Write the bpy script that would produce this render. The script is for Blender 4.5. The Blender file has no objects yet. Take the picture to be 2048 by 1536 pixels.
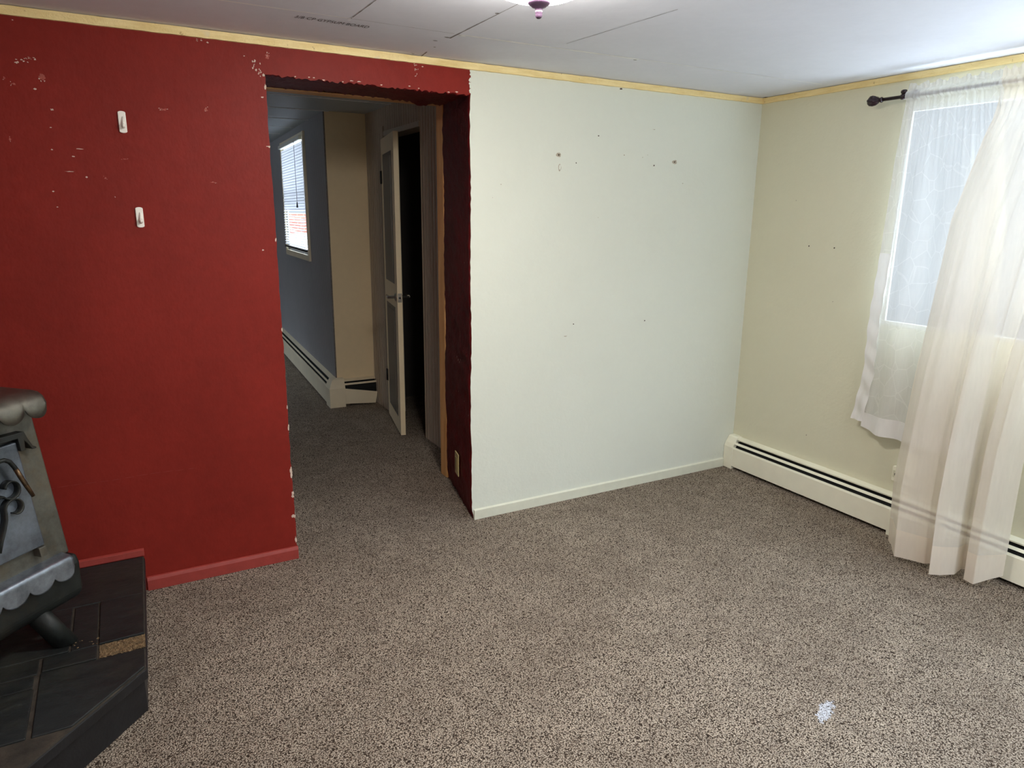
import bpy, bmesh, math, random
from mathutils import Vector, Matrix

# ------------------------------------------------------------------ camera, world, light, exposure
sc = bpy.context.scene
col = sc.collection
CAM = Vector((-3.27426, -3.02531, 1.53))
YAW, PITCH, ROLL, FPX = -0.505843, 0.237090, 0.0106084, 1403.94
def cam_axes():
    cy, sy = math.cos(YAW), math.sin(YAW)
    f0 = Vector((-sy, cy, 0)); r0 = Vector((cy, sy, 0)); u0 = Vector((0, 0, 1))
    f = f0 * math.cos(PITCH) - u0 * math.sin(PITCH)
    u = u0 * math.cos(PITCH) + f0 * math.sin(PITCH)
    r = r0 * math.cos(ROLL) + u * math.sin(ROLL)
    u2 = -r0 * math.sin(ROLL) + u * math.cos(ROLL)
    return r, u2, f
r_, u_, f_ = cam_axes()
cd = bpy.data.cameras.new('camera'); cam = bpy.data.objects.new('camera', cd); col.objects.link(cam)
cd.sensor_fit = 'HORIZONTAL'; cd.sensor_width = 36.0; cd.lens = 36.0 * FPX / 2048.0
cd.clip_start = 0.05; cd.clip_end = 200
cam.matrix_world = Matrix(((r_.x, u_.x, -f_.x, CAM.x), (r_.y, u_.y, -f_.y, CAM.y), (r_.z, u_.z, -f_.z, CAM.z), (0, 0, 0, 1)))
sc.camera = cam

SKY_LOW, SKY_HIGH, SKY_GROUND = 0.45, 7.5, 6.5     # overcast sky: horizon, zenith, bright ground near the house
LAMP_STRENGTH = 56.0
w = bpy.data.worlds.new('daylight'); sc.world = w; w.use_nodes = True
bg = w.node_tree.nodes['Background']
wt = w.node_tree
wg = wt.nodes.new('ShaderNodeTexCoord'); wx_ = wt.nodes.new('ShaderNodeSeparateXYZ'); wm = wt.nodes.new('ShaderNodeMapRange')
wt.links.new(wg.outputs['Generated'], wx_.inputs[0]); wt.links.new(wx_.outputs['Z'], wm.inputs['Value'])
wm.interpolation_type = 'SMOOTHSTEP'
wm.inputs['From Min'].default_value = 0.18; wm.inputs['From Max'].default_value = 0.75
wm.inputs['To Min'].default_value = SKY_LOW; wm.inputs['To Max'].default_value = SKY_HIGH
wm2 = wt.nodes.new('ShaderNodeMapRange'); wm2.interpolation_type = 'SMOOTHSTEP'; wt.links.new(wx_.outputs['Z'], wm2.inputs['Value'])
wm2.inputs['From Min'].default_value = -0.20; wm2.inputs['From Max'].default_value = -0.6
wm2.inputs['To Min'].default_value = 0.0; wm2.inputs['To Max'].default_value = SKY_GROUND
wa = wt.nodes.new('ShaderNodeMath'); wa.operation = 'ADD'; wt.links.new(wm.outputs[0], wa.inputs[0]); wt.links.new(wm2.outputs[0], wa.inputs[1])
wt.links.new(wa.outputs[0], bg.inputs[1]); bg.inputs[0].default_value = (0.74, 0.87, 1.0, 1)
sc.view_settings.view_transform = 'Standard'; sc.view_settings.look = 'None'
sc.view_settings.exposure = 0.97; sc.view_settings.gamma = 1.0; sc.view_settings.use_curve_mapping = False

LXW = -4.75
def portal(name, loc, rot, sx, sy):
    l = bpy.data.lights.new(name, 'AREA'); l.shape = 'RECTANGLE'; l.size = sx; l.size_y = sy
    l.cycles.is_portal = True
    o = bpy.data.objects.new(name, l); col.objects.link(o); o.location = loc; o.rotation_euler = rot
W1 = (-2.35, -0.88, 1.02, 2.03)      # curtained window in the right wall: y0, y1, z0, z1
W2 = (-4.70, -3.10, 0.45, 2.03)      # unseen window added to the right wall for more room light
W5 = (-2.60, -0.25, 0.10, 2.03)      # unseen rear glazing, added to brighten the room: x0, x1, z0, z1
portal('daylight_window', (0.12, (W1[0] + W1[1]) / 2, (W1[2] + W1[3]) / 2), (0, math.radians(90), 0), W1[3] - W1[2], W1[1] - W1[0])
portal('daylight_added_window', (0.12, (W2[0] + W2[1]) / 2, (W2[2] + W2[3]) / 2), (0, math.radians(90), 0), W2[3] - W2[2], W2[1] - W2[0])
portal('daylight_added_door', ((W5[0] + W5[1]) / 2, -5.18, (W5[2] + W5[3]) / 2), (math.radians(90), 0, 0), W5[1] - W5[0], W5[3] - W5[2])
portal('daylight_added_hall_window', (LXW - 0.19, 4.6, 1.45), (0, math.radians(-90), 0), 1.3, 1.8)  # serves an unseen window added to brighten the hall
portal('daylight_window_hall', (-1.60, 3.92, 1.66), (0, math.radians(90), 0), 1.05, 1.3)

# ------------------------------------------------------------------ material helpers
MATS = {}
class N:
    """small node-tree builder"""
    def __init__(s, name):
        s.m = bpy.data.materials.new(name); s.m.use_nodes = True
        s.t = s.m.node_tree; s.t.nodes.clear()
        s.out = s.t.nodes.new('ShaderNodeOutputMaterial')
        s.pos = None
    def n(s, typ, **kw):
        x = s.t.nodes.new(typ)
        for k, v in kw.items(): setattr(x, k, v)
        return x
    def l(s, a, b): s.t.links.new(a, b)
    def coord(s, scale=(1, 1, 1)):
        if s.pos is None: s.pos = s.n('ShaderNodeNewGeometry').outputs['Position']
        if scale == (1, 1, 1): return s.pos
        mp = s.n('ShaderNodeMapping'); mp.inputs['Scale'].default_value = scale; s.l(s.pos, mp.inputs[0]); return mp.outputs[0]
    def noise(s, scale, detail=3, rough=0.55, stretch=(1, 1, 1), dist=0):
        x = s.n('ShaderNodeTexNoise'); x.inputs['Scale'].default_value = scale; x.inputs['Detail'].default_value = detail
        x.inputs['Roughness'].default_value = rough; x.inputs['Distortion'].default_value = dist
        s.l(s.coord(stretch), x.inputs['Vector']); return x.outputs['Fac']
    def voro(s, scale, feature='F1', stretch=(1, 1, 1)):
        x = s.n('ShaderNodeTexVoronoi', feature=feature); x.inputs['Scale'].default_value = scale
        s.l(s.coord(stretch), x.inputs['Vector']); return x.outputs['Distance']
    def ramp(s, fac, stops):
        x = s.n('ShaderNodeValToRGB'); e = x.color_ramp.elements
        while len(e) < len(stops): e.new(0.5)
        for i, (p, c) in enumerate(stops):
            e[i].position = p; e[i].color = (*c, 1) if len(c) == 3 else c
        s.l(fac, x.inputs[0]); return x.outputs[0]
    def math(s, op, a, b=None, c=None, clamp=False):
        x = s.n('ShaderNodeMath', operation=op, use_clamp=clamp)
        for i, v in enumerate((a, b, c)):
            if v is None: continue
            if hasattr(v, 'is_output'): s.l(v, x.inputs[i])
            else: x.inputs[i].default_value = v
        return x.outputs[0]
    def mix(s, fac, a, b):
        x = s.n('ShaderNodeMix', data_type='RGBA')
        for i, v in ((0, fac), (6, a), (7, b)):
            if hasattr(v, 'is_output'): s.l(v, x.inputs[i])
            else: x.inputs[i].default_value = v if i == 0 else (*v, 1)
        return x.outputs[2]
    def bump(s, h, strength=0.3, dist=0.01, prev=None):
        x = s.n('ShaderNodeBump'); x.inputs['Strength'].default_value = strength; x.inputs['Distance'].default_value = dist
        s.l(h, x.inputs['Height'])
        if prev is not None: s.l(prev, x.inputs['Normal'])
        return x.outputs[0]
    def bsdf(s, color, rough=0.6, metal=0.0, normal=None, spec=0.5, coat=0.0):
        x = s.n('ShaderNodeBsdfPrincipled')
        for k, v in (('Base Color', color), ('Roughness', rough), ('Metallic', metal), ('Specular IOR Level', spec), ('Coat Weight', coat)):
            if hasattr(v, 'is_output'): s.l(v, x.inputs[k])
            else: x.inputs[k].default_value = (*v, 1) if k == 'Base Color' else v
        if normal is not None: s.l(normal, x.inputs['Normal'])
        return x.outputs[0]
    def done(s, sh): s.l(sh, s.out.inputs[0]); MATS[s.m.name] = s.m; return s.m

def lin(r, g, b):
    f = lambda v: (v / 255 / 12.92) if v <= 10 else ((v / 255 + 0.055) / 1.055) ** 2.4
    return (f(r), f(g), f(b))
def scale(c, k): return tuple(min(1, v * k) for v in c)

def simple(name, c, rough=0.6, metal=0.0, var=0.10, nscale=12, bump=0.0, bscale=80, spec=0.5, stretch=(1, 1, 1)):
    k = N(name); f = k.noise(nscale, 4, 0.6, stretch)
    colr = k.ramp(f, [(0.3, scale(c, 1 - var)), (0.7, scale(c, 1 + var))])
    nr = k.bump(k.noise(bscale, 3, 0.6, stretch), bump, 0.004) if bump else None
    return k.done(k.bsdf(colr, rough, metal, nr, spec))

def wall_paint(name, c, rough, bump, var=0.05, stretch=(1, 1, 1), fine=70):
    k = N(name)
    f = k.noise(2.2, 5, 0.6); g = k.noise(25, 3, 0.6)
    colr = k.ramp(k.math('ADD', k.math('MULTIPLY', f, 0.7), k.math('MULTIPLY', g, 0.3)), [(0.35, scale(c, 1 - var)), (0.65, scale(c, 1 + var))])
    n1 = k.bump(k.noise(fine, 3, 0.55, stretch), bump, 0.004)
    n2 = k.bump(k.noise(9, 4, 0.6, stretch), bump * 1.2, 0.012, n1)
    return k.done(k.bsdf(colr, rough, 0, n2, 0.18 if 'red' in name or 'maroon' in name else 0.3))

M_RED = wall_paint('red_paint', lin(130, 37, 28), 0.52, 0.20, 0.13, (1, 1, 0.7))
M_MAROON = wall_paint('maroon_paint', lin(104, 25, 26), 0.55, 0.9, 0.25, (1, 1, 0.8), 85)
M_CREAM = wall_paint('cream_paint', lin(224, 227, 213), 0.55, 0.22, 0.015)
M_CREAM2 = wall_paint('cream_paint_side', lin(224, 221, 194), 0.55, 0.22, 0.015)
M_REAR = wall_paint('rear_paint', lin(215, 212, 196), 0.6, 0.2, 0.02)
M_CEIL = wall_paint('ceiling_board', lin(228, 229, 236), 0.7, 0.08, 0.03)
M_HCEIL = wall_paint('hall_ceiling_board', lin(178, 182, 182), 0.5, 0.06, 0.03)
M_GREY = wall_paint('grey_panel_paint', lin(166, 165, 166), 0.38, 0.06, 0.05)
M_TAN = wall_paint('tan_panel', lin(244, 222, 182), 0.55, 0.08, 0.04)
M_TAUPE = wall_paint('taupe_panel', lin(196, 182, 162), 0.5, 0.08, 0.06)
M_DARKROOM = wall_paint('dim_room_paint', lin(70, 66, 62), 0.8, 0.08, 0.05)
M_SEAMD = simple('dark_seam', lin(120, 112, 104), 0.9, var=0.3, nscale=60)  # dark cracks and joints along the seams
M_SEAML = simple('seam_paper', lin(252, 250, 246), 0.8, var=0.1, nscale=40)
M_CHIP = simple('bare_plaster', lin(214, 190, 172), 0.8, var=0.2, nscale=90)
M_SCUFF = simple('scuffed_paint', lin(168, 84, 70), 0.7, var=0.35, nscale=180)
M_CRACK = simple('paint_crack', lin(140, 56, 48), 0.7, var=0.3, nscale=60)
M_HOLE = simple('wall_hole', lin(92, 80, 68), 0.9, var=0.4, nscale=300)
M_RING = simple('worn_filler', lin(182, 172, 152), 0.9, var=0.25, nscale=200)
M_TRIMY = None
def m_trim():
    k = N('yellow_trim_strip')
    f = k.noise(7, 5, 0.65, (1, 1, 6)); g = k.noise(2.6, 4, 0.7)
    c = k.ramp(f, [(0.3, lin(232, 204, 134)), (0.6, lin(250, 228, 166))])
    patch = k.ramp(g, [(0.60, (0, 0, 0)), (0.64, (1, 1, 1))])
    c2 = k.mix(patch, c, lin(232, 218, 184))
    dirt = k.ramp(k.noise(40, 3, 0.7), [(0.66, (0, 0, 0)), (0.72, (1, 1, 1))])
    c3 = k.mix(k.math('MULTIPLY', dirt, 0.6), c2, lin(150, 112, 64))
    return k.done(k.bsdf(c3, 0.6, 0, k.bump(k.noise(50, 3, 0.6), 0.35, 0.006)))
M_TRIMY = m_trim()
def m_wood(name, a, b, axis=(1, 1, 0.06)):
    k = N(name); f = k.noise(38, 4, 0.6, axis, 0.6)
    c = k.ramp(f, [(0.3, a), (0.7, b)])
    return k.done(k.bsdf(c, 0.6, 0, k.bump(f, 0.2, 0.003)))
M_RAWWOOD = m_wood('raw_wood', lin(214, 150, 84), lin(246, 196, 128))
M_RAWWOODX = m_wood('raw_wood_header', lin(206, 146, 88), lin(240, 190, 128), (0.06, 1, 1))
M_WHITE = simple('white_enamel', lin(228, 226, 214), 0.35, var=0.03)
M_HEATER = simple('heater_enamel', lin(248, 245, 222), 0.38, var=0.04, nscale=6)
M_HEATERH = simple('hall_heater_enamel', lin(240, 226, 196), 0.4, var=0.05, nscale=6)
M_BLACK = simple('black_void', lin(14, 14, 14), 0.8, var=0.2)
M_REDBASE = simple('red_baseboard_paint', lin(158, 62, 54), 0.45, var=0.08, nscale=30, bump=0.15)
M_CREAMBASE = simple('cream_baseboard_paint', lin(222, 222, 202), 0.5, var=0.03, nscale=20, bump=0.1)
M_PLASTIC = simple('white_plastic', lin(250, 247, 236), 0.3, var=0.02)
M_ALMOND = simple('almond_plastic', lin(212, 196, 140), 0.35, var=0.05)
M_ALMONDD = simple('almond_insert', lin(172, 156, 98), 0.35, var=0.05)
M_BRONZE = simple('dark_bronze', lin(46, 32, 38), 0.25, 0.3, var=0.2, nscale=30)
M_NICKEL = simple('satin_nickel', lin(190, 186, 176), 0.25, 0.9, var=0.05)
M_DARKMETAL = simple('dark_metal', lin(60, 58, 56), 0.4, 0.7, var=0.1)
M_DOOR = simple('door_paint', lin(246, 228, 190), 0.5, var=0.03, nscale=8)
M_DOORSHADE = simple('door_shaded_face', lin(112, 104, 92), 0.5, var=0.03, nscale=8)  # door paint darkened to stand for the face turned from the light
M_LAMPPAN = simple('lamp_pan', lin(120, 90, 80), 0.35, 0.5, var=0.1)
M_FINIAL = simple('lamp_finial_metal', lin(62, 46, 62), 0.35, 0.15, var=0.15, nscale=40)
M_BRASS = simple('worn_brass', lin(104, 84, 62), 0.38, 0.85, var=0.2, nscale=60)
M_STAMP = simple('stamp_ink', lin(70, 62, 60), 0.9, var=0.3, nscale=200)

def m_carpet():
    k = N('brown_carpet')
    a = k.noise(270, 1.5, 0.5); v = k.voro(205)
    h = k.math('ADD', k.math('MULTIPLY', a, 0.75), k.math('MULTIPLY', k.math('SUBTRACT', 0.62, v), 0.45))
    c = k.ramp(h, [(0.29, lin(50, 40, 33)), (0.41, lin(152, 136, 120)), (0.54, lin(216, 200, 180))])
    big = k.noise(1.6, 4, 0.6); mid = k.noise(9, 3, 0.6)
    c = k.mix(k.math('MULTIPLY', k.ramp(big, [(0.42, (1, 1, 1)), (0.62, (0, 0, 0))]), 0.22), c, lin(96, 80, 66))
    c = k.mix(k.math('MULTIPLY', k.ramp(mid, [(0.40, (1, 1, 1)), (0.60, (0, 0, 0))]), 0.18), c, lin(84, 74, 66))
    # small pale patch with a ragged rim: distance to a short segment on the floor
    p = k.n('ShaderNodeVectorMath', operation='SUBTRACT'); k.l(k.coord(), p.inputs[0]); p.inputs[1].default_value = (-1.452, -1.822, 0)
    rt = k.n('ShaderNodeVectorRotate', rotation_type='Z_AXIS'); k.l(p.outputs[0], rt.inputs[0]); rt.inputs['Angle'].default_value = -math.radians(25)
    sc_ = k.n('ShaderNodeVectorMath', operation='MULTIPLY'); k.l(rt.outputs[0], sc_.inputs[0]); sc_.inputs[1].default_value = (1 / 0.062, 1 / 0.022, 0)
    ln = k.n('ShaderNodeVectorMath', operation='LENGTH'); k.l(sc_.outputs[0], ln.inputs[0])
    st = k.math('LESS_THAN', k.math('ADD', ln.outputs['Value'], k.math('MULTIPLY', k.math('SUBTRACT', k.noise(60, 3, 0.7), 0.5), 2.2)), 0.92)
    c = k.mix(k.math('MULTIPLY', st, k.ramp(h, [(0.30, (0.1, 0.1, 0.1)), (0.40, (1, 1, 1))])), c, lin(222, 222, 228))
    n1 = k.bump(h, 0.9, 0.012)
    n2 = k.bump(mid, 0.35, 0.03, n1)
    return k.done(k.bsdf(c, 0.95, 0, n2, 0.1))
M_CARPET = m_carpet()

def m_slate():
    k = N('black_slate')
    f = k.noise(9, 6, 0.7, (1, 2.2, 1)); d = k.noise(3.5, 5, 0.7)
    c = k.ramp(f, [(0.35, lin(18, 22, 22)), (0.62, lin(32, 36, 35)), (0.8, lin(62, 64, 58))])
    dust = k.ramp(d, [(0.52, (0, 0, 0)), (0.75, (1, 1, 1))])
    c = k.mix(k.math('MULTIPLY', dust, 0.30), c, lin(78, 74, 56))
    return k.done(k.bsdf(c, 0.55, 0, k.bump(f, 0.5, 0.01)))
M_SLATE = m_slate()
M_GROUTBED = simple('dark_grout_bed', lin(58, 51, 42), 0.95, var=0.5, nscale=22, bump=0.5, bscale=90)
M_MORTAR = simple('dusty_mortar', lin(112, 90, 62), 0.95, var=0.5, nscale=70, bump=0.8, bscale=160)
M_GROUT = simple('dark_grout', lin(70, 62, 52), 0.95, var=0.35, nscale=40, bump=0.4)
M_PLYBLACK = simple('black_painted_edge', lin(24, 24, 26), 0.5, var=0.3, nscale=20, bump=0.2)
M_PAPER = simple('wall_dust', lin(190, 176, 150), 0.9, var=0.2)

def m_steel(name, c, rough=0.42, metal=0.55, rust=0.35):
    k = N(name); f = k.noise(7, 6, 0.7); g = k.noise(60, 3, 0.7)
    colr = k.ramp(f, [(0.34, scale(c, 0.5)), (0.66, scale(c, 1.4))])
    rm = k.ramp(k.noise(4, 5, 0.75), [(0.5, (0, 0, 0)), (0.72, (1, 1, 1))])
    colr = k.mix(k.math('MULTIPLY', rm, rust), colr, lin(112, 92, 64))
    rr = k.math('ADD', rough - 0.12, k.math('MULTIPLY', f, 0.28))
    return k.done(k.bsdf(colr, rr, metal, k.bump(g, 0.12, 0.003)))
M_STEEL = m_steel('grey_stove_steel', lin(98, 97, 90), 0.42, 0.6, 0.5)
M_MANTLE = m_steel('dusty_mantle_steel', lin(104, 102, 94), 0.36, 0.75, 0.75)
M_STEELD = m_steel('blued_stove_door', lin(104, 112, 122), 0.38, 0.6, 0.12)
M_STEELB = m_steel('black_stove_steel', lin(34, 38, 36), 0.5, 0.3, 0.2)
M_STEELS = m_steel('polished_stove_edge', lin(150, 160, 172), 0.36, 0.85, 0.12)

def m_sheer(name, c, opacity, transl=0.55, pattern=False, weave=0.08):
    k = N(name)
    df = k.n('ShaderNodeBsdfDiffuse'); tl = k.n('ShaderNodeBsdfTranslucent'); tr = k.n('ShaderNodeBsdfTransparent')
    df.inputs[0].default_value = (*c, 1); tl.inputs[0].default_value = (*c, 1)
    m1 = k.n('ShaderNodeMixShader'); m1.inputs[0].default_value = transl; k.l(df.outputs[0], m1.inputs[1]); k.l(tl.outputs[0], m1.inputs[2])
    m2 = k.n('ShaderNodeMixShader')
    op = k.math('ADD', opacity - weave / 2, k.math('MULTIPLY', k.noise(90, 2, 0.5, (1, 1, 0.15)), weave))
    if pattern:
        e = k.voro(17, 'DISTANCE_TO_EDGE', (0.4, 1.0, 0.62))
        line = k.math('LESS_THAN', e, 0.024)
        wv = k.n('ShaderNodeTexWave', wave_type='BANDS', bands_direction='Z'); wv.inputs['Scale'].default_value = 60; wv.inputs['Distortion'].default_value = 1.0
        k.l(k.coord(), wv.inputs['Vector'])
        cell = k.n('ShaderNodeTexVoronoi'); cell.inputs['Scale'].default_value = 17; k.l(k.coord((0.4, 1.0, 0.62)), cell.inputs['Vector'])
        sep = k.n('ShaderNodeSeparateColor'); k.l(cell.outputs['Color'], sep.inputs[0])
        fill = k.math('MULTIPLY', k.math('GREATER_THAN', sep.outputs[0], 0.62), k.math('GREATER_THAN', wv.outputs['Fac'], 0.72))
        op = k.math('ADD', op, k.math('MULTIPLY', k.math('MAXIMUM', line, k.math('MULTIPLY', fill, 0.6)), 0.065), clamp=True)
    k.l(op, m2.inputs[0]); k.l(tr.outputs[0], m2.inputs[1]); k.l(m1.outputs[0], m2.inputs[2])
    return k.done(m2.outputs[0])
M_LACE = m_sheer('white_lace_sheer', lin(232, 232, 228), 0.60, 0.08, True)
M_SATIN = m_sheer('white_satin_border', lin(240, 238, 234), 0.93, 0.10)
M_SHEER = m_sheer('ivory_sheer', lin(238, 229, 214), 0.75, 0.14)
M_SHEERHEM = m_sheer('ivory_sheer_hem', lin(236, 224, 206), 0.88, 0.12)
M_SLAT = m_sheer('blind_slat_plastic', lin(222, 222, 228), 0.97, 0.22, False, 0.0)

def m_glass():
    k = N('window_glass'); tr = k.n('ShaderNodeBsdfTransparent'); gl = k.n('ShaderNodeBsdfGlossy'); gl.inputs['Roughness'].default_value = 0.02
    tr.inputs[0].default_value = (0.96, 0.98, 1, 1)
    m = k.n('ShaderNodeMixShader'); m.inputs[0].default_value = 0.06; k.l(tr.outputs[0], m.inputs[1]); k.l(gl.outputs[0], m.inputs[2])
    return k.done(m.outputs[0])
M_GLASS = m_glass()
def m_lamp():
    k = N('lit_lamp_glass'); e = k.n('ShaderNodeEmission'); e.inputs[0].default_value = (1.0, 0.955, 0.895, 1); e.inputs[1].default_value = LAMP_STRENGTH
    return k.done(e.outputs[0])
M_LAMP = m_lamp()
def m_brick():
    k = N('outside_brick'); b = k.n('ShaderNodeTexBrick'); b.inputs['Scale'].default_value = 5
    b.inputs['Color1'].default_value = (*lin(160, 84, 64), 1); b.inputs['Color2'].default_value = (*lin(140, 70, 54), 1); b.inputs['Mortar'].default_value = (*lin(170, 140, 120), 1)
    mp = k.n('ShaderNodeMapping'); mp.inputs['Rotation'].default_value = (math.radians(90), 0, 0); k.l(k.coord(), mp.inputs[0]); k.l(mp.outputs[0], b.inputs[0])
    return k.done(k.bsdf(b.outputs[0], 0.9))
M_BRICK = m_brick()

# ------------------------------------------------------------------ mesh helpers
ORG = {}
class MB:
    def __init__(s): s.v = []; s.f = []; s.mi = []; s.sm = []
    def add(s, vs, fs, mi=0, smooth=False):
        o = len(s.v); s.v += [tuple(p) for p in vs]
        for f in fs: s.f.append([i + o for i in f]); s.mi.append(mi); s.sm.append(smooth)
        return s
    def box(s, x0, x1, y0, y1, z0, z1, mi=0, tf=None):
        vs = [Vector((x, y, z)) for x in (x0, x1) for y in (y0, y1) for z in (z0, z1)]
        if tf: vs = [tf(p) for p in vs]
        return s.add(vs, [(0, 1, 3, 2), (4, 6, 7, 5), (0, 4, 5, 1), (2, 3, 7, 6), (0, 2, 6, 4), (1, 5, 7, 3)], mi)
    def grid(s, nu, nv, fn, mi=0, smooth=True):
        vs = [fn(i / nu, j / nv) for i in range(nu + 1) for j in range(nv + 1)]
        fs = [(i * (nv + 1) + j, (i + 1) * (nv + 1) + j, (i + 1) * (nv + 1) + j + 1, i * (nv + 1) + j + 1) for i in range(nu) for j in range(nv)]
        return s.add(vs, fs, mi, smooth)
    def prism(s, poly, fn0, fn1, mi=0, smooth=False):
        """close an extruded polygon; fn maps a 2d point to 3d at either end"""
        n = len(poly); vs = [fn0(p) for p in poly] + [fn1(p) for p in poly]
        s.add(vs, [(i, (i + 1) % n, (i + 1) % n + n, i + n) for i in range(n)], mi, smooth)
        s.add(vs, [tuple(range(n - 1, -1, -1)), tuple(range(n, 2 * n))], mi, False); return s
    def tube(s, pts, r, seg=10, mi=0, caps=True):
        pts = [Vector(p) for p in pts]; n = len(pts); rs = r if isinstance(r, (list, tuple)) else [r] * n
        rings = []; prev = None
        for i, p in enumerate(pts):
            t = (pts[min(i + 1, n - 1)] - pts[max(i - 1, 0)]).normalized()
            a = prev if prev is not None else (Vector((0, 0, 1)) if abs(t.z) < 0.9 else Vector((1, 0, 0)))
            a = (a - t * a.dot(t)).normalized(); b = t.cross(a); prev = a
            rings.append([p + (a * math.cos(2 * math.pi * k / seg) + b * math.sin(2 * math.pi * k / seg)) * rs[i] for k in range(seg)])
        vs = [q for g in rings for q in g]
        s.add(vs, [(i * seg + k, i * seg + (k + 1) % seg, (i + 1) * seg + (k + 1) % seg, (i + 1) * seg + k) for i in range(n - 1) for k in range(seg)], mi, True)
        if caps: s.add(rings[0], [tuple(range(seg))], mi); s.add(rings[-1], [tuple(range(seg - 1, -1, -1))], mi)
        return s
    def lathe(s, prof, c, axis='Z', seg=28, mi=0):
        def P(r, h, k):
            a = 2 * math.pi * k / seg; x, y = r * math.cos(a), r * math.sin(a)
            return Vector(c) + (Vector((x, y, h)) if axis == 'Z' else Vector((x, h, y)) if axis == 'Y' else Vector((h, x, y)))
        vs = [P(r, h, k) for r, h in prof for k in range(seg)]
        return s.add(vs, [(i * seg + k, i * seg + (k + 1) % seg, (i + 1) * seg + (k + 1) % seg, (i + 1) * seg + k) for i in range(len(prof) - 1) for k in range(seg)], mi, True)
    def flake(s, c, ex, ey, rx, ry, mi, seed, off, n=11, jag=0.45):
        rr = random.Random(seed); vs = []
        for i in range(n):
            a = 2 * math.pi * i / n; k = 1 - jag * rr.random()
            vs.append(Vector(c) + Vector(ex) * rx * k * math.cos(a) + Vector(ey) * ry * k * math.sin(a) + off * (1 + .035 * (len(s.f) % 28)))
        return s.add(vs, [tuple(range(n))], mi)
    def build(s, name, mats, parent=None, org=None, bevel=0.0, solid=0.0, subsurf=0):
        if not isinstance(mats, (list, tuple)): mats = [mats]
        xs = list(zip(*s.v))
        if org is None: org = ((min(xs[0]) + max(xs[0])) / 2, (min(xs[1]) + max(xs[1])) / 2, min(xs[2]))
        me = bpy.data.meshes.new(name)
        me.from_pydata([(x - org[0], y - org[1], z - org[2]) for x, y, z in s.v], [], s.f); 
        for m in mats: me.materials.append(m)
        for p, mi, sm in zip(me.polygons, s.mi, s.sm): p.material_index = mi; p.use_smooth = sm
        bm = bmesh.new(); bm.from_mesh(me); bmesh.ops.remove_doubles(bm, verts=bm.verts, dist=1e-6)
        bmesh.ops.recalc_face_normals(bm, faces=bm.faces); bm.to_mesh(me); bm.free(); me.update()
        o = bpy.data.objects.new(name, me); col.objects.link(o); ORG[o.name] = Vector(org)
        if parent is not None: o.parent = parent; o.location = Vector(org) - ORG[parent.name]
        else: o.location = org
        if solid: md = o.modifiers.new('thickness', 'SOLIDIFY'); md.thickness = solid; md.offset = 0
        if bevel:
            md = o.modifiers.new('bevel', 'BEVEL'); md.width = bevel; md.segments = 4 if bevel >= .006 else 2; md.limit_method = 'ANGLE'; md.angle_limit = math.radians(35)
        return o
def tag(o, label, cat, group=None):
    o['label'] = label; o['category'] = cat
    if group: o['group'] = group
    return o
def struct(o): o['kind'] = 'structure'; return o
def thing(name, loc, label, cat, group=None):
    o = bpy.data.objects.new(name, None); col.objects.link(o); o.location = loc; o.empty_display_size = 0.1
    ORG[o.name] = Vector(loc); return tag(o, label, cat, group)
rnd = random.Random(7)
def jit(a): return (rnd.random() * 2 - 1) * a

# ------------------------------------------------------------------ setting: floor, ceiling, walls
ZC, ZH = 2.18, 2.262          # ceilings of the room and of the hall
XL, XR, XRB, TH = -2.706, -1.828, -1.700, 0.607   # doorway: left edge, right edge front / back, wall thickness
LX, RY = -4.75, -5.0          # left and rear walls
f = MB(); f.box(LX - 0.2, 0.3, RY - 0.2, 2.6, -0.1, 0.0); f.box(LX - 0.2, -1.5, 2.6, 8.2, -0.1, 0.0)
struct(f.build('floor', M_CARPET))

c = MB(); c.box(LX - 0.2, 0.3, RY - 0.2, 0.0, ZC, ZC + 0.12)
def cstrip(x0, y0, x1, y1, w0, mi, n=14, seed=1, w1=None, dz=0.0008):
    rr = random.Random(seed); d = Vector((x1 - x0, y1 - y0, 0)); nrm = Vector((-d.y, d.x, 0)).normalized(); vs = []
    for i in range(n + 1):
        t = i / n; p = Vector((x0, y0, ZC - dz)) + d * t; w_ = (w0 + ((w1 or w0) - w0) * t) * (0.6 + 0.8 * rr.random())
        vs += [p + nrm * w_ / 2, p - nrm * w_ / 2]
    c.add(vs, [(2 * i, 2 * i + 1, 2 * i + 3, 2 * i + 2) for i in range(n)], mi)
cstrip(-4.7, -0.437, -2.49, -0.437, 0.010, 2, 30, 2)
cstrip(-2.49, -0.440, -2.10, -0.434, 0.0016, 1, 12, 3)
cstrip(-2.08, -0.432, -1.24, -0.445, 0.015, 2, 24, 4)
cstrip(-1.24, -0.448, -0.1, -0.468, 0.006, 2, 20, 5)
cstrip(-2.085, -0.36, -2.082, -0.80, 0.006, 1, 14, 6, 0.002)
cstrip(-2.06, 0.0, -2.072, -0.10, 0.006, 1, 6, 7)
cstrip(-2.082, -0.80, -2.08, -1.5, 0.002, 1, 14, 8)
cstrip(-2.49, -0.44, -2.48, -0.9, 0.003, 1, 14, 9)
cstrip(-1.66, -0.52, -1.61, -1.1, 0.002, 1, 14, 10)
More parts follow.
